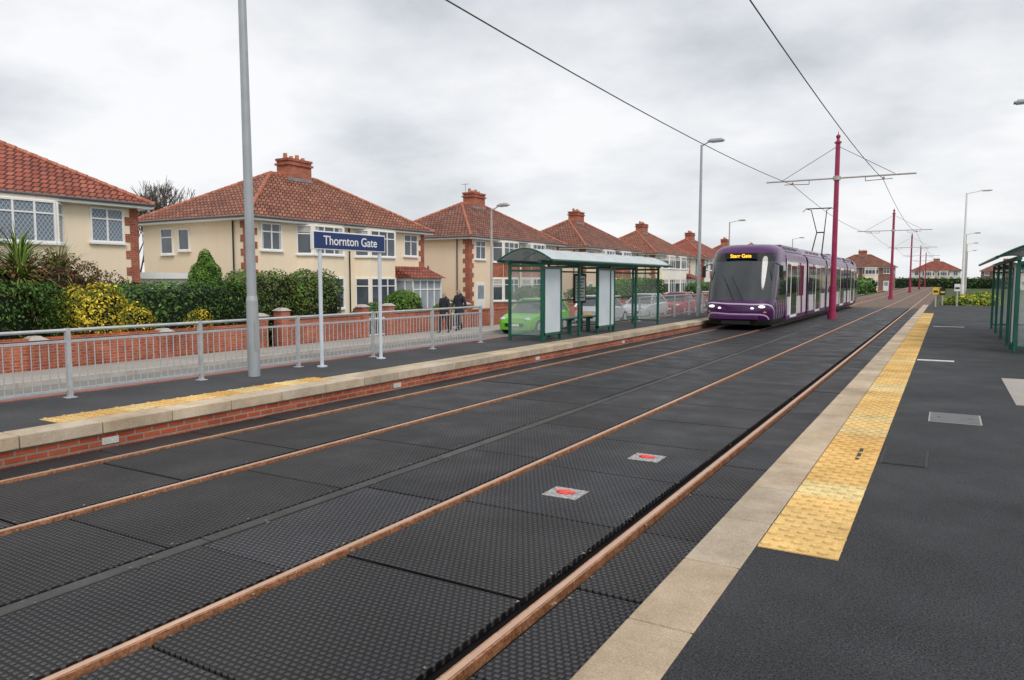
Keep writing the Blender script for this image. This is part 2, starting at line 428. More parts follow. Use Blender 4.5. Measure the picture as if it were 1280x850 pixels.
# ---------------------------------------------------------------- lamp posts
def lamp(name,x,y,z,h,ax,ay,r0=.09,r1=.05,mat=None,tilt=0):
    mat=mat or M['polegrey']; e=empty(name,(x,y,z)); e.rotation_euler=(0,tilt,0)
    b=MB(); b.cyl((0,0,0),(0,0,1.3),r0*1.25,r0*1.2,mat,18); b.cyl((0,0,1.3),(0,0,1.38),r0*1.2,r0,mat,18); b.cyl((0,0,1.38),(0,0,h),r0,r1,mat,18)
    b.box(r0*1.15,r0*1.27,-.05,.05,.45,.95,mat)
    b.build('column',e)
    b=MB(); b2=MB()
    L=math.hypot(ax,ay); ux,uy=ax/L,ay/L
    b.cyl((0,0,h-.05),(ax,ay,h+.12),.03,.025,mat,8)
    cx,cy,cz=ax+ux*.3,ay+uy*.3,h+.14
    vx,vy=-uy,ux
    for (l0,l1,w0,w1,z0,z1,mm) in ((-.35,.35,.13,.13,-.05,.03,mat),(-.28,.25,.10,.06,.03,.09,mat),(-.22,.28,.10,.1,-.08,-.05,M['panel_l'])):
        B=[(cx+ux*l+vx*w,cy+uy*l+vy*w,cz+z0) for l,w in ((l0,-w0),(l1,-w0),(l1,w0),(l0,w0))]
        T=[(cx+ux*l+vx*w,cy+uy*l+vy*w,cz+z1) for l,w in ((l0,-w1),(l1,-w1),(l1,w1),(l0,w1))]
        b2.hexa(B,T,mm)
    b.build('arm',e); b2.build('lantern',e,bevel=.015)
    return e
lamp('street_lamp',-10.2,8.6,.3,9.6,1.0,0,.082,.055,tilt=-.006)
lamp('street_lamp',-9.75,33.4,.3,7.7,.35,.0,.08,.05)
lamp('street_lamp',-18.9,30.2,-.29,5.6,.55,-.2,.07,.045,M['armgrey'])
lamp('street_lamp',1.0,63,.2,8.0,.9,0,.09,.06,M['white'])
lamp('street_lamp',3.8,33.2,.3,8.0,-1.3,0,.09,.06)
for (x,y) in ((1.9,110),(2.6,140),(3.4,175),(-18.9,75),(-18.9,110)): lamp('street_lamp',x,y,-.3,8.0,.9,0,.09,.06,M['armgrey'])

# station name sign
e=empty('station_name_sign',(-10.2,0,.3))
b=MB()
for y in (10.2,11.9): b.cyl((0,y,-.05),(0,y,2.56),.038,.038,M['postwhite'],12); b.cyl((0,y,0),(0,y,.02),.1,.1,M['postwhite'],12)
b.build('posts',e)
b=MB(); b.box(-.02,.055,9.98,12.02,2.22,2.57,M['white']); b.build('frame',e,bevel=.008)
b=MB(); b.box(.055,.060,10.005,11.995,2.243,2.547,M['blue']); b.box(-.026,-.02,10.005,11.995,2.243,2.547,M['blue']); b.build('panel',e)
text('Thornton Gate',.245,(.062,11.0,2.39),(math.pi/2,0,math.pi/2),M['white'],e,bold=.002)

# small bollards and signs at the platform end
for (x,y,h,mm) in ((-.55,52.5,1.1,'yellowpaint'),(-.2,57,1.0,'black'),(.6,54,1.3,'white')):
    e=empty('marker_post',(x,y,.0)); b=MB(); b.cyl((0,0,-.3),(0,0,h),.05,.05,M['armgrey'],8); b.build('post',e)
    b=MB(); b.box(-.16,.16,-.07,-.05,h-.05,h+.4,M[mm]); b.box(-.12,.12,-.075,-.0701,h+.08,h+.2,M['black' if mm!='black' else 'yellowpaint']); b.build('plate',e)

# ---------------------------------------------------------------- catenary
def mast(y):
    e=empty('tramway_catenary_mast',(XC,y,-.05)); b=MB()
    b.cyl((0,0,0),(0,0,.35),.24,.22,M['crimson'],12); b.cyl((0,0,.35),(0,0,1.6),.17,.17,M['crimson'],12); b.cyl((0,0,1.6),(0,0,1.7),.19,.19,M['crimson'],12)
    b.cyl((0,0,1.7),(0,0,8.8),.135,.11,M['crimson'],12); b.cyl((0,0,8.8),(0,0,8.87),.17,.17,M['crimson'],12)
    b.cyl((0,0,8.87),(0,0,9.05),.09,.06,M['crimson'],10); b.sphere((0,0,9.12),.11,M['crimson']); b.cyl((0,0,9.2),(0,0,9.4),.03,.005,M['crimson'],8)
    b.build('mast',e)
    b=MB(); b.cyl((-3.4,0,7.08),(3.5,0,7.08),.042,.042,M['armgrey'],10)
    b.cyl((0,0,6.98),(0,0,7.18),.18,.18,M['armgrey'],12)
    for s in (-1,1):
        b.cyl((s*.1,0,8.6),(s*2.6,0,7.12),.014,.014,M['wire'],6)
        b.cyl((s*2.1,0,7.0),(s*2.1,0,6.88),.05,.05,M['clay'],8); b.cyl((s*1.3,0,6.86),(s*2.5,0,6.9),.018,.018,M['wire'],6)
        b.cyl((s*1.3,0,6.86),(s*1.3,0,7.05),.015,.015,M['wire'],6)
    b.build('cross_arm',e)
for y in (-5.5,40.5,86,132,178,224): mast(y)
for k,xx in enumerate((-7.04,-2.86)):
    b=MB(); ys=(-51,-5.5,40.5,86,132,178,224)
    for a,c in zip(ys[:-1],ys[1:]):
        n=16; prev=None
        for i in range(n+1):
            t=i/n; y=a+(c-a)*t; z=6.83-.5*4*t*(1-t)*(1 if a<80 else .6)
            p=(xx,y,z)
            if prev: b.cyl(prev,p,.013,.013,M['wire'],6,False)
            prev=p
    b.build('overhead_wire')

# ---------------------------------------------------------------- tram shelters
def shelter(xf,xb,y0,y1,z,panels):
    e=empty('tram_shelter'); G=M['green']; s=1 if xf>xb else -1
    b=MB(); n=5; H=2.10; ys=[y0+(y1-y0)*i/(n-1) for i in range(n)]
    for y in ys:
        for x in (xf,xb): b.box(x-.035,x+.035,y-.035,y+.035,z,z+H,G)
        b.box(min(xf,xb)+.035,max(xf,xb)-.035,y-.03,y+.03,z+H-.10,z+H-.03,G)
    for x in (xf,xb):
        b.box(x-.045,x+.045,y0-.15,y1+.15,z+H,z+H+.08,G)
    for i in range(n-1):
        for zz in (.12,1.0,1.88):
            b.box(xb-.025,xb+.025,ys[i]+.035,ys[i+1]-.035,z+zz,z+zz+.05,G)
    for y in (y0,y1):
        for zz in (.12,1.88): b.box(min(xf,xb)+.035,max(xf,xb)-.035,y-.022,y+.022,z+zz,z+zz+.05,G)
    b.build('frame',e)
    b=MB(); br=MB(); A=xf+s*.42; Bx=xb-s*.25; K=14; prof=[]
    for i in range(K+1):
        t=i/K; x=A+(Bx-A)*t; zz=z+H+.02+.36*math.sin(math.pi*(t*.93+.035))
        prof.append((x,zz))
    Y0=y0-.22;Y1=y1+.2
    vs=[];fs=[]
    for y in (Y0,Y1):
        for x,zz in prof: vs.append((x,y,zz))
        for x,zz in prof: vs.append((x,y,zz+.015))
    m_=K+1
    for i in range(K):
        fs.append((i,i+1,2*m_+i+1,2*m_+i)); fs.append((m_+i,m_+i+1,3*m_+i+1,3*m_+i))
        fs.append((i,i+1,m_+i+1,m_+i)); fs.append((2*m_+i,2*m_+i+1,3*m_+i+1,3*m_+i))
    fs.append((0,m_,3*m_,2*m_)); fs.append((K,m_+K,3*m_+K,2*m_+K))
    b.add(vs,fs,M['sroof']); b.build('roof_sheet',e)
    nr=9
    for j in range(nr):
        y=Y0+(Y1-Y0)*j/(nr-1)
        for i in range(K):
            br.cyl((prof[i][0],y,prof[i][1]+.008),(prof[i+1][0],y,prof[i+1][1]+.008),.024,.024,G if j in(0,nr-1) else M['galv'],6,False)
    br.cyl((prof[0][0],Y0,prof[0][1]),(prof[0][0],Y1,prof[0][1]),.04,.04,G,8); br.cyl((prof[-1][0],Y0,prof[-1][1]),(prof[-1][0],Y1,prof[-1][1]),.04,.04,G,8)
    br.build('roof_ribs',e)
    g=MB()
    for i in range(n-1):
        g.box(xb-.006,xb+.006,ys[i]+.05,ys[i+1]-.05,z+.17,z+1.0,M['sglass']); g.box(xb-.006,xb+.006,ys[i]+.05,ys[i+1]-.05,z+1.05,z+1.88,M['sglass'])
    for y in (y0,y1): g.box(min(xf,xb)+.05,max(xf,xb)-.05,y-.006,y+.006,z+.17,z+1.88,M['sglass'])
    g.build('glazing',e)
    p=MB()
    for a,c in panels:
        p.box(xf-.045,xf+.045,a,c,z+.16,z+.22,G); p.box(xf-.045,xf+.045,a,c,z+1.95,z+2.01,G)
        p.box(xf-.045,xf+.045,a,a+.06,z,z+1.95,G); p.box(xf-.045,xf+.045,c-.06,c,z,z+1.95,G)
        p.box(xf-.02,xf+.02,a+.06,c-.06,z+.22,z+1.95,M['panel_l'])
    ym=(y0+y1)/2-.2
    p.box(xb+s*.03-.02,xb+s*.03+.02,ym-.45,ym+.45,z+.9,z+1.85,M['black']); p.box(xb+s*.055-.006,xb+s*.055+.006,ym-.36,ym+.36,z+.97,z+1.78,M['white'])
    for i in range(7): p.box(xb+s*.064-.002,xb+s*.064+.002,ym-.3,ym+.3-(i%3)*.1,z+1.66-i*.1,z+1.70-i*.1,M['steel'])
    p.build('poster_panels',e)
    q=MB(); a=y0+1.3;c=y0+4.6; x0=xb+s*.22; x1=xb+s*.55; lo,hi=min(x0,x1),max(x0,x1)
    q.box(lo,lo+.15,a,c,z+.46,z+.50,G); q.box(hi-.15,hi,a,c,z+.46,z+.50,G)
    for y in (a+.3,(a+c)/2,c-.3): q.box(lo+.1,hi-.1,y-.03,y+.03,z,z+.41,G); q.box(lo,hi,y-.035,y+.035,z+.41,z+.455,G)
    q.build('bench_seat',e,bevel=.008)
    return e
shelter(-9.3,-10.3,17.4,26.6,.3,[(17.44,18.5),(21.0,22.35)])
shelter(1.38,2.55,20.0,30.0,.3,[(20.04,21.1)])

# ---------------------------------------------------------------- houses
def window(F,G,p0,p1,z0,z1,a,b_,cols=2,tr=.7,frame=None,glass=None):
    fr=frame or M['white']; gl=glass or M['pane']
    t=.06
    G.seg(p0,p1,z0+.01,z1-.01,-.02,.022,gl,a+.01,b_-.01)
    if gl is M['pane']:
        w=b_-a; k=R()
        if k<.45 and w>.8:
            cw=w*U(.08,.14); G.seg(p0,p1,z0+t,z1-t,-.01,.026,M['net'],a+t,a+t+cw); G.seg(p0,p1,z0+t,z1-t,-.01,.026,M['net'],b_-t-cw,b_-t)
        elif k<.6: G.seg(p0,p1,z1-t-(z1-z0)*U(.2,.35),z1-t,-.01,.026,M['net'],a+t,b_-t)
    F.seg(p0,p1,z0,z0+t,-.03,.062,fr,a,b_); F.seg(p0,p1,z1-t,z1,-.03,.062,fr,a,b_)
    F.seg(p0,p1,z0+t,z1-t,-.03,.060,fr,a,a+t); F.seg(p0,p1,z0+t,z1-t,-.03,.060,fr,b_-t,b_)
    for i in range(1,cols):
        x=a+(b_-a)*i/cols; F.seg(p0,p1,z0+t,z1-t,-.03,.058,fr,x-.03,x+.03)
    if tr:
        z=z0+(z1-z0)*tr; F.seg(p0,p1,z-.025,z+.025,-.03,.054,fr,a+t,b_-t)
    F.seg(p0,p1,z0-.07,z0-.002,-.03,.12,fr,a-.06,b_+.06)
def house(name,loc,rz=0,W=12.4,D=7.4,wall='cream',tile='tileA',bay='cream',bays=True,porch=True,quoin=True,rl=1.6,lat=False,baymid=None,aerial=False):
    e=empty(name,loc,rz); E=5.05; RZ=7.7; wm=M[wall]
    w=MB(); w.box(-D,0,0,W,-.4,E-.02,wm)
    if quoin:
        for flip in (0,1):
            z=.36;i=0
            while z<E-.4:
                L=.48 if i%2 else .3
                if not flip:
                    w.seg((0,0),(0,W),z,z+.297,-.02,.02,M['brick'],-.02,L); w.seg((-D,0),(0,0),z,z+.297,-.02,.022,M['brick'],D-(.78-L),D-.0)
                else:
                    w.seg((0,0),(0,W),z,z+.297,-.02,.02,M['brick'],W-L,W+.02)
                z+=.3;i+=1
    w.box(-D-.03,.03,-.03,W+.03,-.4,.35,M['brick'] if wall!='whiter' else M['whiter'])
    o=.42; r=MB(); mx=-D/2; my=W/2
    c=[(-D-o,-o,E),(o,-o,E),(o,W+o,E),(-D-o,W+o,E)]; ra=(mx,my-rl,RZ); rb=(mx,my+rl,RZ)
    r.add(c+[ra,rb],[(0,1,4),(1,2,5,4),(2,3,5),(3,0,4,5),(3,2,1,0)],M[tile]); r.build('roof',e)
    f=MB(); f.box(-D-o+.02,o-.02,-o+.02,W+o-.02,E-.17,E-.004,M['white'])
    f.cyl((o+.03,-o,E-.03),(o+.03,W+o,E-.03),.05,.05,M['steel'],8); f.cyl((-D-o,-o-.03,E-.03),(o,-o-.03,E-.03),.05,.05,M['steel'],8)
    f.build('fascia_and_gutter',e)
    f=MB(); 
    f.cyl((-.9,-.06,0),(-.9,-.06,E-.1),.035,.035,M['black'],8); f.cyl((-3.2,-.06,0),(-3.2,-.06,3.2),.045,.045,M['black'],8)
    f.cyl((.06,W/2,0),(.06,W/2,E-.1),.035,.035,M['black'],8); f.build('downpipes',e)
    h=MB()
    def tiles(p,q):
        p=Vector(p);q=Vector(q);L=(q-p).length;n=int(L/.32)
        for i in range(n):
            a=p+(q-p)*(i/n);c_=p+(q-p)*((i+1.05)/n); h.cyl(a,c_,.105,.085,M['ridge'],7)
    for cc,rr in ((c[0],ra),(c[1],ra),(c[2],rb),(c[3],rb),(ra,rb)): tiles(cc,rr)
    h.build('ridge_tiles',e)
    k=MB(); cw=.80; k.box(mx-.42,mx+.42,my-cw,my+cw,RZ-.9,RZ+.72,M['brick']); k.box(mx-.5,mx+.5,my-cw-.08,my+cw+.08,RZ+.5,RZ+.6,M['brick']); k.box(mx-.47,mx+.47,my-cw-.05,my+cw+.05,RZ+.72,RZ+.84,M['brick'])
    k.box(mx-.46,mx+.46,my-cw-.04,my+cw+.04,RZ-.35,RZ-.15,M['lead'])
    for i in range(4):
        y=my-cw+.2+i*.4; k.cyl((mx,y,RZ+.84),(mx,y,RZ+1.12-(i%2)*.1),.12,.10,M['clay'],10); 
    k.build('chimney',e)
    if aerial:
        a=MB(); ax=mx-.35; a.cyl((ax,my-.6,RZ+.3),(ax,my-.6,RZ+1.5),.015,.015,M['wire'],6); a.cyl((ax-.3,my-.6,RZ+1.45),(ax+.3,my-.6,RZ+1.45),.01,.01,M['wire'],6)
        for i in range(5): a.cyl((ax-.28+i*.14,my-.72,RZ+1.45),(ax-.28+i*.14,my-.48,RZ+1.45),.007,.007,M['wire'],5)
        a.build('tv_aerial',e)
    F=MB();G=MB()
    fp=((0,0),(0,W)); sp=((-D,0),(0,0)); bk=((0,W),(-D,W))
    glA=M['lattice'] if lat else M['pane']
    for cy in (W/2-4.95,W/2+4.95): window(F,G,*fp,3.62,4.82,cy-.6,cy+.6,2,.68,None,glA)
    window(F,G,*sp,3.5,4.7,D-6.0,D-5.1,1,.65); window(F,G,*sp,3.65,4.65,D-4.7,D-3.9,1,0); window(F,G,*sp,1.2,2.2,D-4.9,D-4.1,2,0)
    window(F,G,*bk,3.6,4.7,2.2,3.1,2,.65)
    if bays:
        for (ya,yb) in ((W/2-3.45,W/2-.45),(W/2+.45,W/2+3.45)):
            d=.55; P=[(-.05,ya),(d,ya+.5),(d,yb-.5),(-.05,yb)]
            w.prism([(-.05,ya)]+P[1:3]+[(-.05,yb)],-.3,E-.18,M[bay])
            if baymid: w.prism([(-.04,ya-.02),(d+.03,ya+.49),(d+.03,yb-.49),(-.04,yb+.02)],-.1,.78,M[baymid]); 
            for i in range(3):
                q0,q1=P[i],P[i+1]; L=(Vector(q1)-Vector(q0)).length
                cols=1 if i!=1 else 3
                window(F,G,q0,q1,3.5,4.84,.04,L-.04,cols,.7,None,glA); window(F,G,q0,q1,.92,2.4,.04,L-.04,cols,.72,None,glA)
                if baymid: w.seg(q0,q1,2.5,3.4,-.02,.03,M[baymid],.02,L-.02)
    for cy in (W/2-4.95,W/2+4.95):
        F.seg(*fp,.02,2.1,-.02,.05,M['white'],cy-.5,cy+.5); G.seg(*fp,1.1,1.95,.0,.065,M['pane2'],cy-.35,cy+.35)
        G.seg(*fp,.2,.95,.0,.058,M['white'],cy-.35,cy+.35)
    F.build('window_frames',e); G.build('window_panes',e)
    if porch:
        py0,py1=W-2.7,W-.1; q=MB(); PD=1.3
        q.box(.07,PD,py0,py1,-.1,.75,M['brick'])
        for yy in [py0+i*(py1-py0-.08)/4 for i in range(5)]: q.box(PD-.06,PD,yy,yy+.08,.75,2.25,M['white'])
        for xx in (.1,.7): q.box(xx,xx+.08,py0,py0+.06,.75,2.25,M['white'])
        q.box(.08,PD,py0,py1,2.25,2.4,M['white']); q.box(PD-.062,PD+.01,py0,py1,1.75,1.81,M['white'])
        q.box(.1,PD-.03,py0+.03,py1-.03,.75,2.25,M['pane2'])
        q.build('porch_walls',e)
        q=MB(); q.add([(0,py0-.15,3.05),(PD+.25,py0-.15,2.4),(PD+.25,py1+.15,2.4),(0,py1+.15,3.05),(0,py0-.15,2.405),(0,py1+.15,2.405)],[(0,1,2,3),(0,4,1),(3,2,5),(4,5,2,1),(0,3,5,4)],M['tileC']); q.build('porch_roof',e)
    w.build('walls',e)
    return e
X0=-26;ZG=-.35
house('semi_detached_house',(-25.6,4.3,ZG),W=12.2,tile='tileC',porch=False,lat=True,quoin=True,wall='cream')
house('semi_detached_house',(X0,21.8,ZG),W=12.4,tile='tileA')
house('semi_detached_house',(X0,38.9,ZG),W=12.4,wall='peach',tile='tileB',porch=False,baymid='brick',aerial=True)
house('semi_detached_house',(X0,56,ZG),tile='tileB',wall='peach',baymid='brick',porch=False)
house('semi_detached_house',(X0,73,ZG),tile='tileA',wall='cream',baymid='whiter')
house('semi_detached_house',(X0,91,ZG),tile='tileC',wall='whiter',porch=False,baymid='brick')
house('semi_detached_house',(X0,109,ZG),tile='tileB',wall='cream')
house('semi_detached_house',(X0,127,ZG),tile='tileA',wall='peach',porch=False)
for (x,y,w_,t_) in ((-22,172,'brick2','tileB'),(-9,250,'whiter','tileC'),(9,262,'brick2','tileA'),(26,262,'cream','tileB'),(-30,262,'peach','tileA'),(44,262,'whiter','tileC'),(62,262,'brick2','tileA'),(-47,262,'brick2','tileC'),(14,205,'cream','tileC')):
    house('semi_detached_house',(x,y,ZG),-math.pi/2,wall=w_,tile=t_,quoin=False,porch=False)

for y in (17.3,34.8,51.8,69):
    e=empty('timber_garden_fence'); b=MB(); y1=y+3.8
    yy=y
    while yy<y1-.1: b.box(-32.03,-32,yy,yy+.14,-.35,1.45+U(-.02,.02),M['timber']); yy+=.15
    b.build('boards',e); b=MB()
    for k in range(3): b.box(-32.13,-32.031,y+k*1.85,y+k*1.85+.1,-.35,1.5,M['timber'])
    b.build('posts',e)
e=empty('flat_roofed_garage',(-27.5,16.9,ZG)); b=MB(); b.box(-3.2,0,0,3.0,-.1,2.35,M['whiter']); b.build('walls',e)
b=MB(); b.box(-3.4,.2,-.1,3.1,2.35,2.6,M['white']); b.build('flat_roof',e); b=MB(); b.box(.0,.05,.3,2.7,0,2.1,M['white'])
for i in range(9): b.box(.05,.06,.35+i*.26,.35+i*.26+.2,.05,2.05,M['whiter'])
b.build('garage_door',e)

def gwall(y0,y1,h=.85,x=-19.62):
    e=empty('brick_garden_wall'); b=MB(); z=-.42
    b.box(x-.11,x+.11,y0+.2,y1-.2,z,z+h,M['brick']); b.build('wall',e)
    b=MB(); b.box(x-.15,x+.15,y0+.2,y1-.2,z+h,z+h+.07,M['brick']); b.build('coping',e,bevel=.01)
    b=MB(); n=max(1,round((y1-y0)/3.4))
    for i in range(n+1):
        y=y0+.18+(y1-y0-.36)*i/n; hh=h+(.32 if y0>12 or i==n else .02)
        b.box(x-.19,x+.19,y-.19,y+.19,z,z+hh,M['brick']); b.hexa([(x-.24,y-.24,z+hh),(x+.24,y-.24,z+hh),(x+.24,y+.24,z+hh),(x-.24,y+.24,z+hh)],[(x-.1,y-.1,z+hh+.1),(x+.1,y-.1,z+hh+.1),(x+.1,y+.1,z+hh+.1),(x-.1,y+.1,z+hh+.1)],M['kerb'])
    b.build('piers',e)
gwall(-8,17.0); gwall(17.6,22.0,1.0); gwall(23.2,27.6,1.0); gwall(28.8,33.6,.9)
for a in (36,53,70,88,106): gwall(a,a+5.2,.9); gwall(a+6.4,a+10.6,.9); gwall(a+11.6,a+16.2,.9)
for y in (22.0,27.6,34.2):
    e=empty('iron_garden_gate'); b=MB(); L=1.2
    for zz in (-.25,.4): b.box(-19.64,-19.6,y+.05,y+L-.05,zz,zz+.04,M['white'])
    for i in range(9): b.cyl((-19.62,y+.1+i*(L-.2)/8,-.3),(-19.62,y+.1+i*(L-.2)/8,.5+.12*math.sin(math.pi*i/8)),.01,.01,M['white'],6)
    b.build('gate_bars',e)
b=MB()
for y in (22.1,27.7,34.4,44,62,79): b.box(-26,-19.5,y,y+1.1,-.36,-.33,M['pave'])
b.build('garden_path')

# ---------------------------------------------------------------- foliage
def spt(p):
    while True:
        d=Vector((random.gauss(0,1),random.gauss(0,1),random.gauss(0,1)))
        if d.length>.1: break
    if p>2:
        d=Vector((U(-1,1),U(-1,1),U(-1,1))); ax=random.randrange(3); d[ax]=random.choice((-1,1))
    r=(abs(d.x)**p+abs(d.y)**p+abs(d.z)**p)**(-1/p)
    return d*r
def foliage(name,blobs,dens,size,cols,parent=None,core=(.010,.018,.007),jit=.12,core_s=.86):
    b=MB(); 
    for (cx,cy,cz,rx,ry,rz,p) in blobs:
        vs=[];fs=[];nu=16;nv=10
        for j in range(nv+1):
            ph=math.pi*j/nv
            for i in range(nu):
                th=2*math.pi*i/nu; d=Vector((math.sin(ph)*math.cos(th),math.sin(ph)*math.sin(th),math.cos(ph)))
                r=(abs(d.x)**p+abs(d.y)**p+abs(d.z)**p)**(-1/p)*core_s
                vs.append((cx+d.x*r*rx,cy+d.y*r*ry,cz+d.z*r*rz))
        for j in range(nv):
            for i in range(nu): fs.append((j*nu+i,j*nu+(i+1)%nu,(j+1)*nu+(i+1)%nu,(j+1)*nu+i))
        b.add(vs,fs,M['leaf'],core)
        area=4*(rx*ry+ry*rz+rx*rz)*2*.6; n=int(area*dens)
        for _ in range(n):
            d=spt(p); P=Vector((cx+d.x*rx,cy+d.y*ry,cz+d.z*rz))
            nz=mnoise.noise(P*1.6); nz2=mnoise.noise(P*4.5+Vector((9,3,1)))
            rr=1+jit*(nz*1.0+nz2*.6)+U(-.10,.04)
            P=Vector((cx+d.x*rx*rr,cy+d.y*ry*rr,cz+d.z*rz*rr))
            if P.z<-.4: continue
            k=random.random()+nz2*.7+nz*.4
            c=cols[min(len(cols)-1,max(0,int(k*len(cols))))]
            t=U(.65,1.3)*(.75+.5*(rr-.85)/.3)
            s=size*U(.6,1.35)
            nrm=(Vector(d)+Vector((U(-1,1),U(-1,1),U(-1,1)))*.9).normalized()
            u=nrm.orthogonal().normalized(); u=Matrix.Rotation(U(0,6.28),3,nrm)@u; v=nrm.cross(u)
            b.add([P-u*s,P-v*s*.5,P+u*s,P+v*s*.5],[(0,1,2,3)],M['leaf'],(c[0]*t,c[1]*t,c[2]*t))
    return b.build(name,parent,recalc=False)
DG=[(.028,.070,.015),(.048,.11,.022),(.07,.15,.03),(.10,.20,.038)]
LG=[(.05,.12,.02),(.09,.19,.03),(.13,.25,.04),(.17,.30,.05)]
YG=[(.14,.16,.02),(.35,.30,.03),(.58,.46,.04),(.72,.56,.05)]
OL=[(.055,.075,.02),(.09,.13,.03),(.13,.17,.04),(.16,.16,.05)]
RU=[(.09,.045,.025),(.16,.075,.035),(.22,.11,.055),(.12,.11,.035)]
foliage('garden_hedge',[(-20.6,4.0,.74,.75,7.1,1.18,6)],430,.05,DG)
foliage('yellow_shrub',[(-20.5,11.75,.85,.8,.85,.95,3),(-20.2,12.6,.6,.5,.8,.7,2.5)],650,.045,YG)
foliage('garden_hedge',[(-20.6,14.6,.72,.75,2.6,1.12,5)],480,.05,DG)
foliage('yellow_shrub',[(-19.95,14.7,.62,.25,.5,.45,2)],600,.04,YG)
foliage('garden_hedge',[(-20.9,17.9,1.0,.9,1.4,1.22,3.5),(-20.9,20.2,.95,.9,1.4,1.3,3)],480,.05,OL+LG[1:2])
foliage('conical_topiary',[(-24.6,18.6,.9,.8,.8,1.3,2),(-24.6,18.6,1.8,.62,.62,.95,2),(-24.6,18.6,2.45,.34,.34,.62,2)],1000,.04,LG,jit=.2)
foliage('round_shrub',[(-21,26.1,.75,.8,.8,.75,2.3)],800,.04,LG)
foliage('round_shrub',[(-21.3,24.3,.35,.7,1.0,.6,2.3)],600,.04,DG)
foliage('round_shrub',[(-21.5,30.6,.3,.8,1.2,.6,2.3)],500,.05,LG)
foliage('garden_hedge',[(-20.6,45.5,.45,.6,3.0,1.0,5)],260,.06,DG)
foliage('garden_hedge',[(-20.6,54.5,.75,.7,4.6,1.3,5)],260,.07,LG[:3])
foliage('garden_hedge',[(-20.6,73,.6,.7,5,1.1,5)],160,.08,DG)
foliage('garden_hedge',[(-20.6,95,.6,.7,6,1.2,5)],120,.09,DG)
foliage('round_shrub',[(-22,39.5,.6,1.0,1.2,1.0,2.2)],350,.06,OL)
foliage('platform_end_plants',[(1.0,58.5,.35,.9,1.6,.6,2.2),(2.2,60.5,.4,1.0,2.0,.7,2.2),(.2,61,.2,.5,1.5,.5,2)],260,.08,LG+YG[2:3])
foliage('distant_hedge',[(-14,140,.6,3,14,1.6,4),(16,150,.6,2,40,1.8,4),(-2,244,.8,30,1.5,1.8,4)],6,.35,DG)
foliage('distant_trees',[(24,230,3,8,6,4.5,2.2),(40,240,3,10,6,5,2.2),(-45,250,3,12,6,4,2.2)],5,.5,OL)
# spiky cordyline clump
e=empty('cordyline_plant',(-22.3,9.9,-.35)); b=MB()
CR=((0,.9,2.6),(.3,-.5,2.9),(-.3,.2,2.75),(.1,-1.5,2.8),(.5,1.7,2.2),(.4,-2.8,2.8),(.6,-.9,2.4),(.7,.6,2.2))
for (hx,hy,hz) in CR:
    b.cyl((hx*.3,hy*.6,0),(hx,hy,hz),.14,.09,M['bark'],8)
b.build('stems',e); b=MB()
for (hx,hy,hz) in CR:
    for i in range(330):
        az=U(0,6.28); el=U(-.8,1.45); L=U(.9,1.45); d=Vector((math.cos(az)*math.cos(el),math.sin(az)*math.cos(el),math.sin(el)))
        side=d.cross(Vector((0,0,1))).normalized()*.034
        pts=[]; P=Vector((hx,hy,hz)); dd=d.copy()
        for k in range(5):
            w=side*(1-.2*k) if k<4 else side*.05
            pts.append((P-w,P+w)); P=P+dd*L/4; dd=(dd+Vector((0,0,-.22-.12*k))).normalized()
        base=random.choice([(.13,.24,.04),(.19,.28,.05),(.09,.17,.03),(.27,.26,.08)]) if el>-.2 else random.choice([(.24,.13,.06),(.17,.09,.04)])
        vs=[];fs=[]
        for a,c_ in pts: vs+=[a,c_]
        for k in range(4): fs.append((2*k,2*k+1,2*k+3,2*k+2))
        b.add(vs,fs,M['leaf'],base)
b.build('leaves',e,recalc=False)
foliage('russet_shrub',[(-21.4,11.4,1.5,.7,1.1,1.15,2.2),(-21.5,12.9,1.2,.7,.9,.9,2.2),(-21.4,9.5,1.5,.6,1.2,.9,2.2)],380,.045,RU,core=(.03,.018,.012),core_s=.7,jit=.3)
def baretree(x,y,h,seed,spread=1.0,depth=6,rk=.012):
    random.seed(seed); e=empty('bare_tree',(x,y,-.4)); b=MB()
    def br(p,d,L,r,k):
        q=p+d*L; b.cyl(p,q,r,max(r*.68,.010),M['bark'],6 if k>3 else 4,False)
        if k==0: return
        n=3 if k>1 else 4
        for i in range(n):
            nd=(d+Vector((U(-1,1),U(-1,1),U(-.25,.8)))*.58*spread).normalized()
            br(q if i else p+d*L*.75,nd,L*U(.62,.84),max(r*.62,.011),k-1)
    br(Vector((0,0,0)),Vector((0,0,1)),h*.27,h*rk,depth)
    b.build('branches',e,recalc=False)
baretree(-43,29.6,10.0,3,1.0); baretree(-46,29.5,9.5,5,.9,6)
random.seed(11)

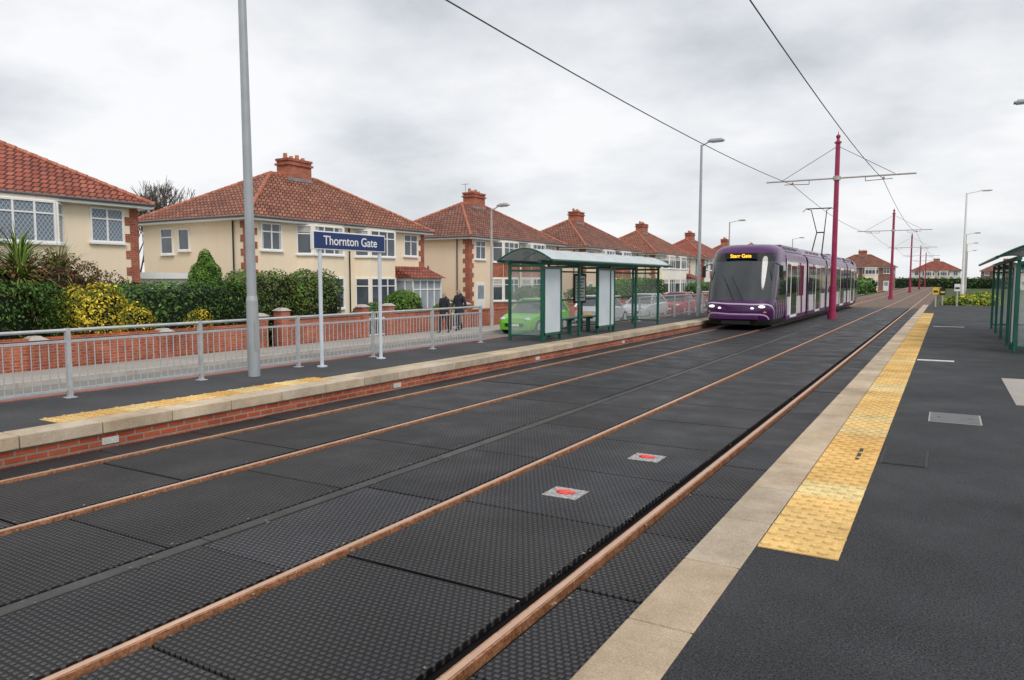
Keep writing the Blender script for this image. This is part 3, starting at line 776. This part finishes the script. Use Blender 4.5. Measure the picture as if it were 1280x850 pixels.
# ---------------------------------------------------------------- tram
def livery():
    m,nt,b=newmat('white_purple_livery'); p=pos(nt)
    w=N(nt,'ShaderNodeTexWave',wave_type='RINGS',rings_direction='X'); nt.links.new(p,w.inputs['Vector'])
    w.inputs['Scale'].default_value=.16; w.inputs['Distortion'].default_value=2.4; w.inputs['Detail'].default_value=0; w.inputs['Detail Scale'].default_value=.6
    f=ramp(nt,w.outputs['Fac'],.84,.86)
    nt.links.new(mixc(nt,f,(.86,.86,.87),(.10,.018,.12)),b.inputs['Base Color']); b.inputs['Roughness'].default_value=.2
    b.inputs['Coat Weight'].default_value=.4
    return m
def frontlivery():
    m,nt,b=newmat('purple_front_livery'); p=pos(nt)
    w=N(nt,'ShaderNodeTexWave',wave_type='RINGS',rings_direction='X'); nt.links.new(p,w.inputs['Vector'])
    w.inputs['Scale'].default_value=.75; w.inputs['Distortion'].default_value=1.8; w.inputs['Detail'].default_value=0
    f=ramp(nt,w.outputs['Fac'],.95,.97)
    nt.links.new(mixc(nt,f,(.065,.010,.085),(.6,.5,.66)),b.inputs['Base Color']); b.inputs['Roughness'].default_value=.22
    b.inputs['Coat Weight'].default_value=.3
    return m
LV=livery(); FL=frontlivery()
PU=noisemat('purple_gloss_paint',(.065,.011,.085),(.09,.018,.12),2,.25); LAV=noisemat('lavender_roof_panel',(.34,.28,.38),(.42,.36,.46),2,.4)
BG=noisemat('black_tram_glass',(.008,.009,.010),(.016,.017,.020),1,.05,spec=.6); TG=glassmat('tinted_side_glass',(.025,.03,.034))
WG=glassmat('windscreen_glass',(.022,.027,.031),.06)
def emis(name,c,s):
    m,nt,b=newmat(name); b.inputs['Base Color'].default_value=c4(c); b.inputs['Emission Color'].default_value=c4(c); b.inputs['Emission Strength'].default_value=s; return m
AMB=emis('amber_led',(1,.5,.03),1.6); HL=emis('headlamp_lit',(1,.97,.9),1.1)
TY=29.0; TX=-7.02; te=empty('tram',(TX,TY,0))
b=MB()
lv=[(.20,.16,1.16),(.42,.04,1.28),(.75,0,1.325),(1.0,.04,1.325),(1.17,.10,1.325),(1.5,.22,1.325),(1.9,.38,1.322),(2.3,.56,1.315),(2.68,.74,1.30),(2.80,.80,1.29),(3.02,.93,1.26),(3.18,1.08,1.2),(3.30,1.35,1.08),(3.38,1.8,.9)]
n=36; rows=[]; vs=[]
for (z,f,hw) in lv:
    row=[(hw,3.0,z)]
    for i in range(n+1):
        a=math.pi*i/n; c_=math.cos(a); s_=math.sin(a); ex=2/3.0
        row.append((hw*math.copysign(abs(c_)**ex,c_),f+1.15*(1-abs(s_)**ex),z))
    row.append((-hw,3.0,z)); rows.append(row)
W_=len(rows[0])
for j in range(len(rows)-1):
    zm=(lv[j][0]+lv[j+1][0])/2
    for i in range(W_-1):
        a=(i-.5)/n*180 if 0<i<=n else (0 if i==0 else 180)
        side=min(a,180-a)
        if zm<.42: mt=M['black']
        elif zm<1.17: mt=FL
        elif zm<2.68:
            if side==0: mt=TG if zm<2.6 else PU
            elif side<3: mt=PU
            elif side<13: mt=BG
            elif side<19: mt=PU
            else: mt=WG
        elif zm<3.02: mt=BG if side>24 else PU
        else: mt=PU
        b.add([rows[j][i],rows[j][i+1],rows[j+1][i+1],rows[j+1][i]],[(0,1,2,3)],mt)
top=rows[-1]; b.add(top,[tuple(range(len(top)))],PU)
o=b.build('cab_shell',te,smooth=False,recalc=False)
bm=bmesh.new(); bm.from_mesh(o.data); bmesh.ops.remove_doubles(bm,verts=bm.verts,dist=.0005); bmesh.ops.recalc_face_normals(bm,faces=bm.faces); bm.to_mesh(o.data); bm.free()
for p_ in o.data.polygons: p_.use_smooth=True
o2=bpy.data.objects.new('rear_cab_shell',o.data); COL.objects.link(o2); o2.parent=te; o2.location=(0,32.2,0); o2.rotation_euler=(0,0,math.pi)
b=MB(); b.box(-.62,.62,.70,.80,2.78,3.0,M['black']); b.build('destination_display',te)
text('Starr Gate',.19,(0,.695,2.885),(math.pi/2,0,0),AMB,te,bold=.004)
b=MB()
for s in (-1,1):
    b.sphere((s*.93,.20,.92),(.15,.09,.055),HL); b.sphere((s*.62,.07,.86),(.07,.06,.04),HL)
    b.sphere((s*1.02,.28,.70),(.10,.08,.05),M['clay'])
b.build('headlights',te,smooth=True)
b=MB(); b.box(-.85,.85,-.06,.12,.42,.60,PU); b.box(-.55,.55,.0,.2,.22,.40,M['black']); b.build('bumper',te,bevel=.03)
b=MB(); b.cyl((-.1,.05,1.2),(-.62,.34,2.15),.014,.010,M['black'],6); b.cyl((.25,.05,1.2),(-.25,.34,2.1),.014,.01,M['black'],6)
for s in (-1,1):
    b.cyl((s*1.25,1.1,2.6),(s*1.5,.9,2.5),.02,.02,M['black'],6); b.box(s*1.5-.07,s*1.5+.07,.84,.92,2.05,2.5,M['black'])
b.build('wipers_and_mirrors',te)
secs=[(3.0,8.0,'door'),(8.5,14.6,'w'),(15.1,18.0,'d2'),(18.5,24.2,'w'),(24.7,29.2,'door')]
body=MB(); win=MB(); rf=MB(); bel=MB()
prof=[(-1.24,.28),(-1.325,.5),(-1.325,2.75),(-1.27,3.0),(-1.1,3.14),(1.1,3.14),(1.27,3.0),(1.325,2.75),(1.325,.5),(1.24,.28)]
for k,(a,c_,t) in enumerate(secs):
    n=len(prof); vs=[(x,a,z) for x,z in prof]+[(x,c_,z) for x,z in prof]
    for i in range(n):
        mt=PU if i in (2,3,5,6) else LV
        body.add([vs[i],vs[(i+1)%n],vs[n+(i+1)%n],vs[n+i]],[(0,1,2,3)],mt)
    body.add(vs,[tuple(range(n)),tuple(range(2*n-1,n-1,-1))],PU)
    for s in (-1,1):
        def sb(y0,y1,z0,z1,mt,o=.012):
            x0,x1=sorted((s*1.30,s*(1.325+o))); win.box(x0,x1,y0,y1,z0,z1,mt)
        y=a+.25 
        while y+1.2<c_-.1:
            sb(y-.03,y+1.21,1.25,2.6,BG,.008); sb(y,y+1.18,1.28,2.55,TG,.013); y+=1.38
        if t=='door': ds=[(a+1.0 if k==0 else c_-2.4),]
        elif t=='w': ds=[a+2.4]
        else: ds=[]
        for d in ds:
            sb(d-.07,d+1.47,.36,2.70,M['white'],.018); sb(d+.04,d+.67,.48,2.55,BG,.028); sb(d+.73,d+1.36,.48,2.55,BG,.028)
        sb(a+.02,c_-.02,.30,.46,PU,.010)
        sb(a+.3,c_-.3,2.72,2.78,LAV,.01)
    rf.hexa([(-1.12,a+.15,3.14),(1.12,a+.15,3.14),(1.12,c_-.15,3.14),(-1.12,c_-.15,3.14)],[(-1.0,a+.35,3.42),(1.0,a+.35,3.42),(1.0,c_-.35,3.42),(-1.0,c_-.35,3.42)],LAV if k%2 else PU)
    y=a+.6
    while y<c_-1.2:
        for s in (-1,1):
            x0,x1=sorted((s*1.02,s*1.085)); rf.box(x0,x1,y,y+.8,3.2,3.34,M['steel'])
        y+=1.1
    if k: bel.box(-1.18,1.18,secs[k-1][1],a,.4,3.1,M['black'])
    for q in range(6):
        if k: bel.box(-1.22,1.22,secs[k-1][1]+.03+q*.08,secs[k-1][1]+.07+q*.08,.45,3.05,M['steel'])
body.build('body_shell',te); win.build('windows_and_doors',te); rf.build('roof_equipment',te,bevel=.03); bel.build('articulation_bellows',te)
b=MB(); b.box(-1.1,1.1,1.4,30.8,.12,.3,M['black'])
for y in (4.5,5.9,16,17.4,26.3,27.7):
    for s in (-1,1): b.cyl((s*.72,y,.31),(s*.85,y,.31),.3,.3,M['steel'],20)
b.build('bogies',te)
b=MB(); py=20.6
b.box(-.7,.7,py-.6,py+.6,3.42,3.55,M['steel'])
for s in (-1,1):
    b.cyl((s*.3,py-.5,3.55),(s*.22,py+.9,4.95),.04,.035,M['black'],8); b.cyl((s*.22,py+.9,4.95),(s*.45,py,6.28),.03,.025,M['black'],8)
    b.cyl((s*.45,py,6.28),(s*.75,py,6.38),.02,.02,M['black'],6); b.cyl((s*.75,py,6.38),(s*.95,py,6.2),.02,.02,M['black'],6)
for dy in (-.14,.14): b.cyl((-.75,py+dy,6.38),(.75,py+dy,6.38),.022,.022,M['black'],8)
b.cyl((-.25,py+.9,4.95),(.25,py+.9,4.95),.04,.04,M['black'],8)
b.build('pantograph',te)

# ---------------------------------------------------------------- cars
def car(name,loc,rz,paint,kind='hatch'):
    e=empty(name,loc,rz); 
    if kind=='hatch':
        st=[(-1.93,.66,.50),(-1.86,.76,.70),(-1.5,.83,.82),(-1.0,.855,.90),(-.4,.86,.93),(.6,.86,.95),(1.4,.85,.98),(1.78,.80,.96),(1.9,.74,.7)]
        gh=(-1.05,-.25,1.40,1.80,1.48)
    else:
        st=[(-2.15,.66,.50),(-2.08,.78,.70),(-1.6,.86,.82),(-1.0,.88,.90),(-.4,.89,.93),(.8,.89,.95),(1.6,.87,.97),(2.05,.82,.93),(2.18,.74,.65)]
        gh=(-1.05,-.3,1.1,1.85,1.45)
    b=MB(); rings=[]
    for (y,hw,zb) in st:
        rings.append([(-hw*.93,y,.2),(-hw,y,.32),(-hw*1.015,y,.55),(-hw*.985,y,zb-.08),(-hw*.90,y,zb),(hw*.90,y,zb),(hw*.985,y,zb-.08),(hw*1.015,y,.55),(hw,y,.32),(hw*.93,y,.2)])
    n=10; vs=[v for r in rings for v in r]; fs=[]
    for j in range(len(rings)-1):
        for i in range(n): fs.append((j*n+i,j*n+(i+1)%n,(j+1)*n+(i+1)%n,(j+1)*n+i))
    fs+=[tuple(range(n)),tuple(range((len(rings)-1)*n,len(rings)*n))]
    b.add(vs,fs,paint); b.build('body',e,bevel=.02)
    ya,yb,yc,yd,zt=gh; zb=.90; hb=.79; ht=.60
    g=MB(); g.hexa([(-hb,ya,zb),(hb,ya,zb),(hb,yd,zb),(-hb,yd,zb)],[(-ht,yb,zt),(ht,yb,zt),(ht,yc,zt),(-ht,yc,zt)],TG); g.build('glasshouse',e,bevel=.03)
    r=MB(); r.hexa([(-ht-.01,yb-.03,zt-.005),(ht+.01,yb-.03,zt-.005),(ht+.01,yc+.03,zt-.005),(-ht-.01,yc+.03,zt-.005)],[(-ht+.08,yb+.1,zt+.05),(ht-.08,yb+.1,zt+.05),(ht-.08,yc-.08,zt+.05),(-ht+.08,yc-.08,zt+.05)],paint)
    for s in (-1,1):
        r.cyl((s*hb,ya,zb),(s*ht,yb,zt),.035,.03,paint,6); r.cyl((s*hb,yd,zb),(s*ht,yc,zt),.07,.06,paint,6)
        ym=.35; r.cyl((s*(hb+.005),ym,zb),(s*(ht+.005),ym,zt),.03,.03,paint,6)
        x0,x1=sorted((s*.86,s*1.0)); r.box(x0,x1,ya+.25,ya+.37,.93,1.05,paint)
    r.build('roof_and_pillars',e)
    w=MB()
    for s in (-1,1):
        for y in (-1.22,1.22 if kind=='hatch' else 1.35):
            w.cyl((s*.66,y,.31),(s*.875,y,.31),.31,.31,M['black'],20); w.cyl((s*.876,y,.31),(s*.885,y,.31),.2,.18,M['galv'],12)
    w.build('wheels',e)
    l=MB()
    for s in (-1,1):
        l.sphere((s*.60,st[1][0]+.06,.66),(.16,.12,.08),M['panel_l']); l.sphere((s*.68,st[-2][0]+.06,.82),(.09,.08,.12),M['paintred'])
    l.box(-.45,.45,st[0][0]-.02,st[0][0]+.1,.34,.48,M['black']); l.box(-.26,.26,st[0][0]-.035,st[0][0]-.02,.36,.46,M['white']); l.box(-.26,.26,st[-1][0]+.0,st[-1][0]+.02,.5,.6,M['yellowpaint'])
    l.build('lights_and_plates',e)
GC=noisemat('lime_green_car_paint',(.14,.46,.02),(.16,.50,.03),1,.25); RC=noisemat('red_car_paint',(.35,.02,.03),(.4,.03,.04),1,.2); SC=noisemat('silver_car_paint',(.55,.57,.6),(.62,.64,.67),1,.25,.3); BC=noisemat('blue_car_paint',(.03,.06,.16),(.04,.07,.18),1,.2)
car('parked_car',(-16.0,29.3,-.4),0,GC); car('parked_car',(-16.3,44.2,-.4),0,SC,'sedan'); car('parked_car',(-16.2,50.5,-.4),0,RC,'sedan')
car('parked_car',(-16.3,37.5,-.4),math.pi,SC); car('parked_car',(-16.2,62,-.4),0,BC); car('parked_car',(-16.2,70,-.4),0,SC); car('parked_car',(-12.6,66,-.4),0,SC,'sedan'); car('parked_car',(-16.2,84,-.4),0,RC)

# ---------------------------------------------------------------- people
SK=noisemat('skin',(.5,.32,.24),(.55,.36,.27),8,.6); HR=noisemat('dark_hair',(.03,.02,.015),(.06,.04,.03),30,.6)
CO1=noisemat('black_coat_fabric',(.012,.012,.015),(.025,.025,.03),8,.8); CO2=noisemat('dark_navy_coat_fabric',(.015,.018,.03),(.03,.032,.045),8,.8)
TR=noisemat('dark_trousers_fabric',(.02,.02,.025),(.035,.035,.045),8,.85)
def person(loc,rz,h,coat,st):
    e=empty('pedestrian',loc,rz); S=h/1.75
    V=[];E_=[];Rd=[]
    def v(p,r,par=None):
        V.append(Vector(p)*S); Rd.append((r[0]*S,r[1]*S) if hasattr(r,'__len__') else (r*S,r*S))
        if par is not None: E_.append((par,len(V)-1))
        return len(V)-1
    pel=v((0,0,.95),(.175,.13)); sp=v((0,.0,1.13),(.165,.13),pel); ch=v((0,.01,1.32),(.19,.14),sp); nb=v((0,0,1.45),(.10,.09),ch)
    nk=v((0,.015,1.52),(.055,.055),nb); hd=v((0,.03,1.61),(.078,.092),nk); ht=v((0,.02,1.70),(.07,.085),hd)
    for s in (-1,1):
        sw=st*s
        sh=v((s*.18,0,1.41),.078,ch); el=v((s*.255,-.10*sw-.02,1.13),.062,sh); wr=v((s*.265,.05-.22*sw,.90),.040,el)
        pa=v((s*.265,.06-.24*sw,.83),(.02,.036),wr)
        for k,(dy,L) in enumerate(((-.03,.06),(-.01,.075),(.01,.07),(.028,.055))):
            f1=v((s*.267,.06-.24*sw+dy,.78),.009,pa); f2=v((s*.257,.065-.24*sw+dy,.78-L*.6),.008,f1); v((s*.243,.07-.24*sw+dy,.78-L),.007,f2)
        t1=v((s*.25,.10-.24*sw,.82),.011,pa); v((s*.24,.115-.24*sw,.785),.009,t1)
        hp=v((s*.095,0,.88),(.115,.125),pel); kn=v((s*.1,.20*sw*.9+.03,.50),.078,hp); an=v((s*.1,.30*sw-.03,.10),.055,kn)
        hl=v((s*.1,.30*sw+.02,.045),.042,an); v((s*.105,.30*sw+.17,.035),.036,hl)
    me=bpy.data.meshes.new('tmp'); me.from_pydata(V,E_,[]); o=bpy.data.objects.new('tmp',me); COL.objects.link(o)
    o.modifiers.new('s','SKIN'); sub=o.modifiers.new('d','SUBSURF'); sub.levels=2; sub.render_levels=2
    for i,x in enumerate(me.skin_vertices[0].data): x.radius=Rd[i]; x.use_root=(i==0)
    dg=bpy.context.evaluated_depsgraph_get(); m2=bpy.data.meshes.new_from_object(o.evaluated_get(dg)); bpy.data.objects.remove(o)
    m2.materials.clear()
    for mm in (coat,TR,SK,HR,M['black']): m2.materials.append(mm)
    for p_ in m2.polygons:
        c=p_.center/S; p_.use_smooth=True
        if c.z>1.49:
            p_.material_index=3 if (c.z>1.665 or c.y<.0 or (c.y<.03 and abs(c.x)>.06)) else 2
            if c.z<1.54 and c.y<.06: p_.material_index=0
        elif c.z<.875 and abs(c.x)>.205: p_.material_index=2
        elif c.z>.80: p_.material_index=0
        elif c.z>.10: p_.material_index=1
        else: p_.material_index=4
    ob=bpy.data.objects.new('body',m2); COL.objects.link(ob); ob.parent=e
    b=MB()
    for s in (-1,1):
        b.sphere(Vector((s*.03,.112,1.625))*S,.010*S,M['black'],8,6); b.sphere(Vector((s*.082,.02,1.61))*S,(.012*S,.022*S,.03*S),SK,8,6)
    b.sphere(Vector((0,.125,1.60))*S,(.012*S,.018*S,.022*S),SK,8,6); b.sphere(Vector((0,.113,1.565))*S,(.024*S,.008*S,.006*S),M['clay'],8,6)
    b.build('face_features',e,smooth=True)
    b=MB(); n=20; rr=[]
    for (z,rx,ry) in ((1.0,.182,.138),(.86,.205,.16),(.68,.235,.20)):
        rr.append([(rx*math.cos(2*math.pi*i/n)*S,ry*math.sin(2*math.pi*i/n)*S,z*S) for i in range(n)])
    vs=[q for r_ in rr for q in r_]; fs=[(j*n+i,j*n+(i+1)%n,(j+1)*n+(i+1)%n,(j+1)*n+i) for j in range(2) for i in range(n)]
    b.add(vs,fs,coat); b.build('coat_hem',e,smooth=True)
    b=MB(); b.sphere(Vector((0,-.045,1.49))*S,(.12*S,.09*S,.08*S),coat,14,8); b.build('hood',e,smooth=True)
person((-18.4,25.6,-.29),math.pi+.1,1.74,CO1,.8); person((-18.6,27.0,-.29),math.pi-.1,1.86,CO2,-.8)

# ---------------------------------------------------------------- world and light
w=bpy.data.worlds.new('World'); scene.world=w; w.use_nodes=True; nt=w.node_tree; bg=nt.nodes['Background']
sunv=Vector((.62,-.42,.80)).normalized()
sky=nt.nodes.new('ShaderNodeTexSky'); sky.sky_type='NISHITA'; sky.sun_disc=False
sky.sun_elevation=math.asin(sunv.z); sky.sun_rotation=math.atan2(sunv.x,sunv.y)
tc=nt.nodes.new('ShaderNodeTexCoord'); sx=nt.nodes.new('ShaderNodeSeparateXYZ'); nt.links.new(tc.outputs['Generated'],sx.inputs[0])
def mth(op,a,b_=None): return mth_(nt,op,a,b_)
zz=mth('MAXIMUM',sx.outputs[2],0.0); zd=mth('ADD',zz,.22)
cx=nt.nodes.new('ShaderNodeCombineXYZ'); nt.links.new(mth('DIVIDE',sx.outputs[0],zd),cx.inputs[0]); nt.links.new(mth('DIVIDE',sx.outputs[1],zd),cx.inputs[1])
nz=noise_(nt,cx.outputs[0],1.15,9,.55); nz2=noise_(nt,cx.outputs[0],.55,4,.5)
nsum=mth('ADD',mth('MULTIPLY',nz,.6),mth('MULTIPLY',nz2,.4))
cr=nt.nodes.new('ShaderNodeValToRGB'); nt.links.new(nsum,cr.inputs[0])
el=cr.color_ramp.elements; el[0].position=.39; el[0].color=(.56,.59,.63,1); el[1].position=.57; el[1].color=(.98,.98,.99,1)
m_=el.new(.47); m_.color=(.76,.78,.81,1)
hz=mth('POWER',mth('SUBTRACT',1.0,zz),7.0)
cl=mixc(nt,mth('MULTIPLY',hz,.6),cr.outputs[0],(.90,.91,.93))
skm=nt.nodes.new('ShaderNodeVectorMath'); skm.operation='SCALE'; nt.links.new(sky.outputs[0],skm.inputs[0]); skm.inputs['Scale'].default_value=.10
fin=mixc(nt,.93,skm.outputs[0],cl)
nt.links.new(fin,bg.inputs['Color']); bg.inputs['Strength'].default_value=1.04
sd=bpy.data.lights.new('sun','SUN'); sd.energy=1.5; sd.angle=math.radians(24); sd.color=(1,.955,.89)
so=bpy.data.objects.new('sun',sd); COL.objects.link(so); so.rotation_euler=sunv.to_track_quat('Z','Y').to_euler(); so.location=(20,-20,40)

# ---------------------------------------------------------------- camera
cd=bpy.data.cameras.new('camera'); cam=bpy.data.objects.new('camera',cd); COL.objects.link(cam)
cd.lens=25.9; cd.sensor_width=36; cd.clip_end=4000; cd.clip_start=.05
cam.location=(0,0,1.95); cam.rotation_euler=(math.radians(90-4.66),0,math.radians(30.46))
scene.camera=cam
scene.view_settings.view_transform='Standard'; scene.view_settings.look='None'; scene.view_settings.exposure=0
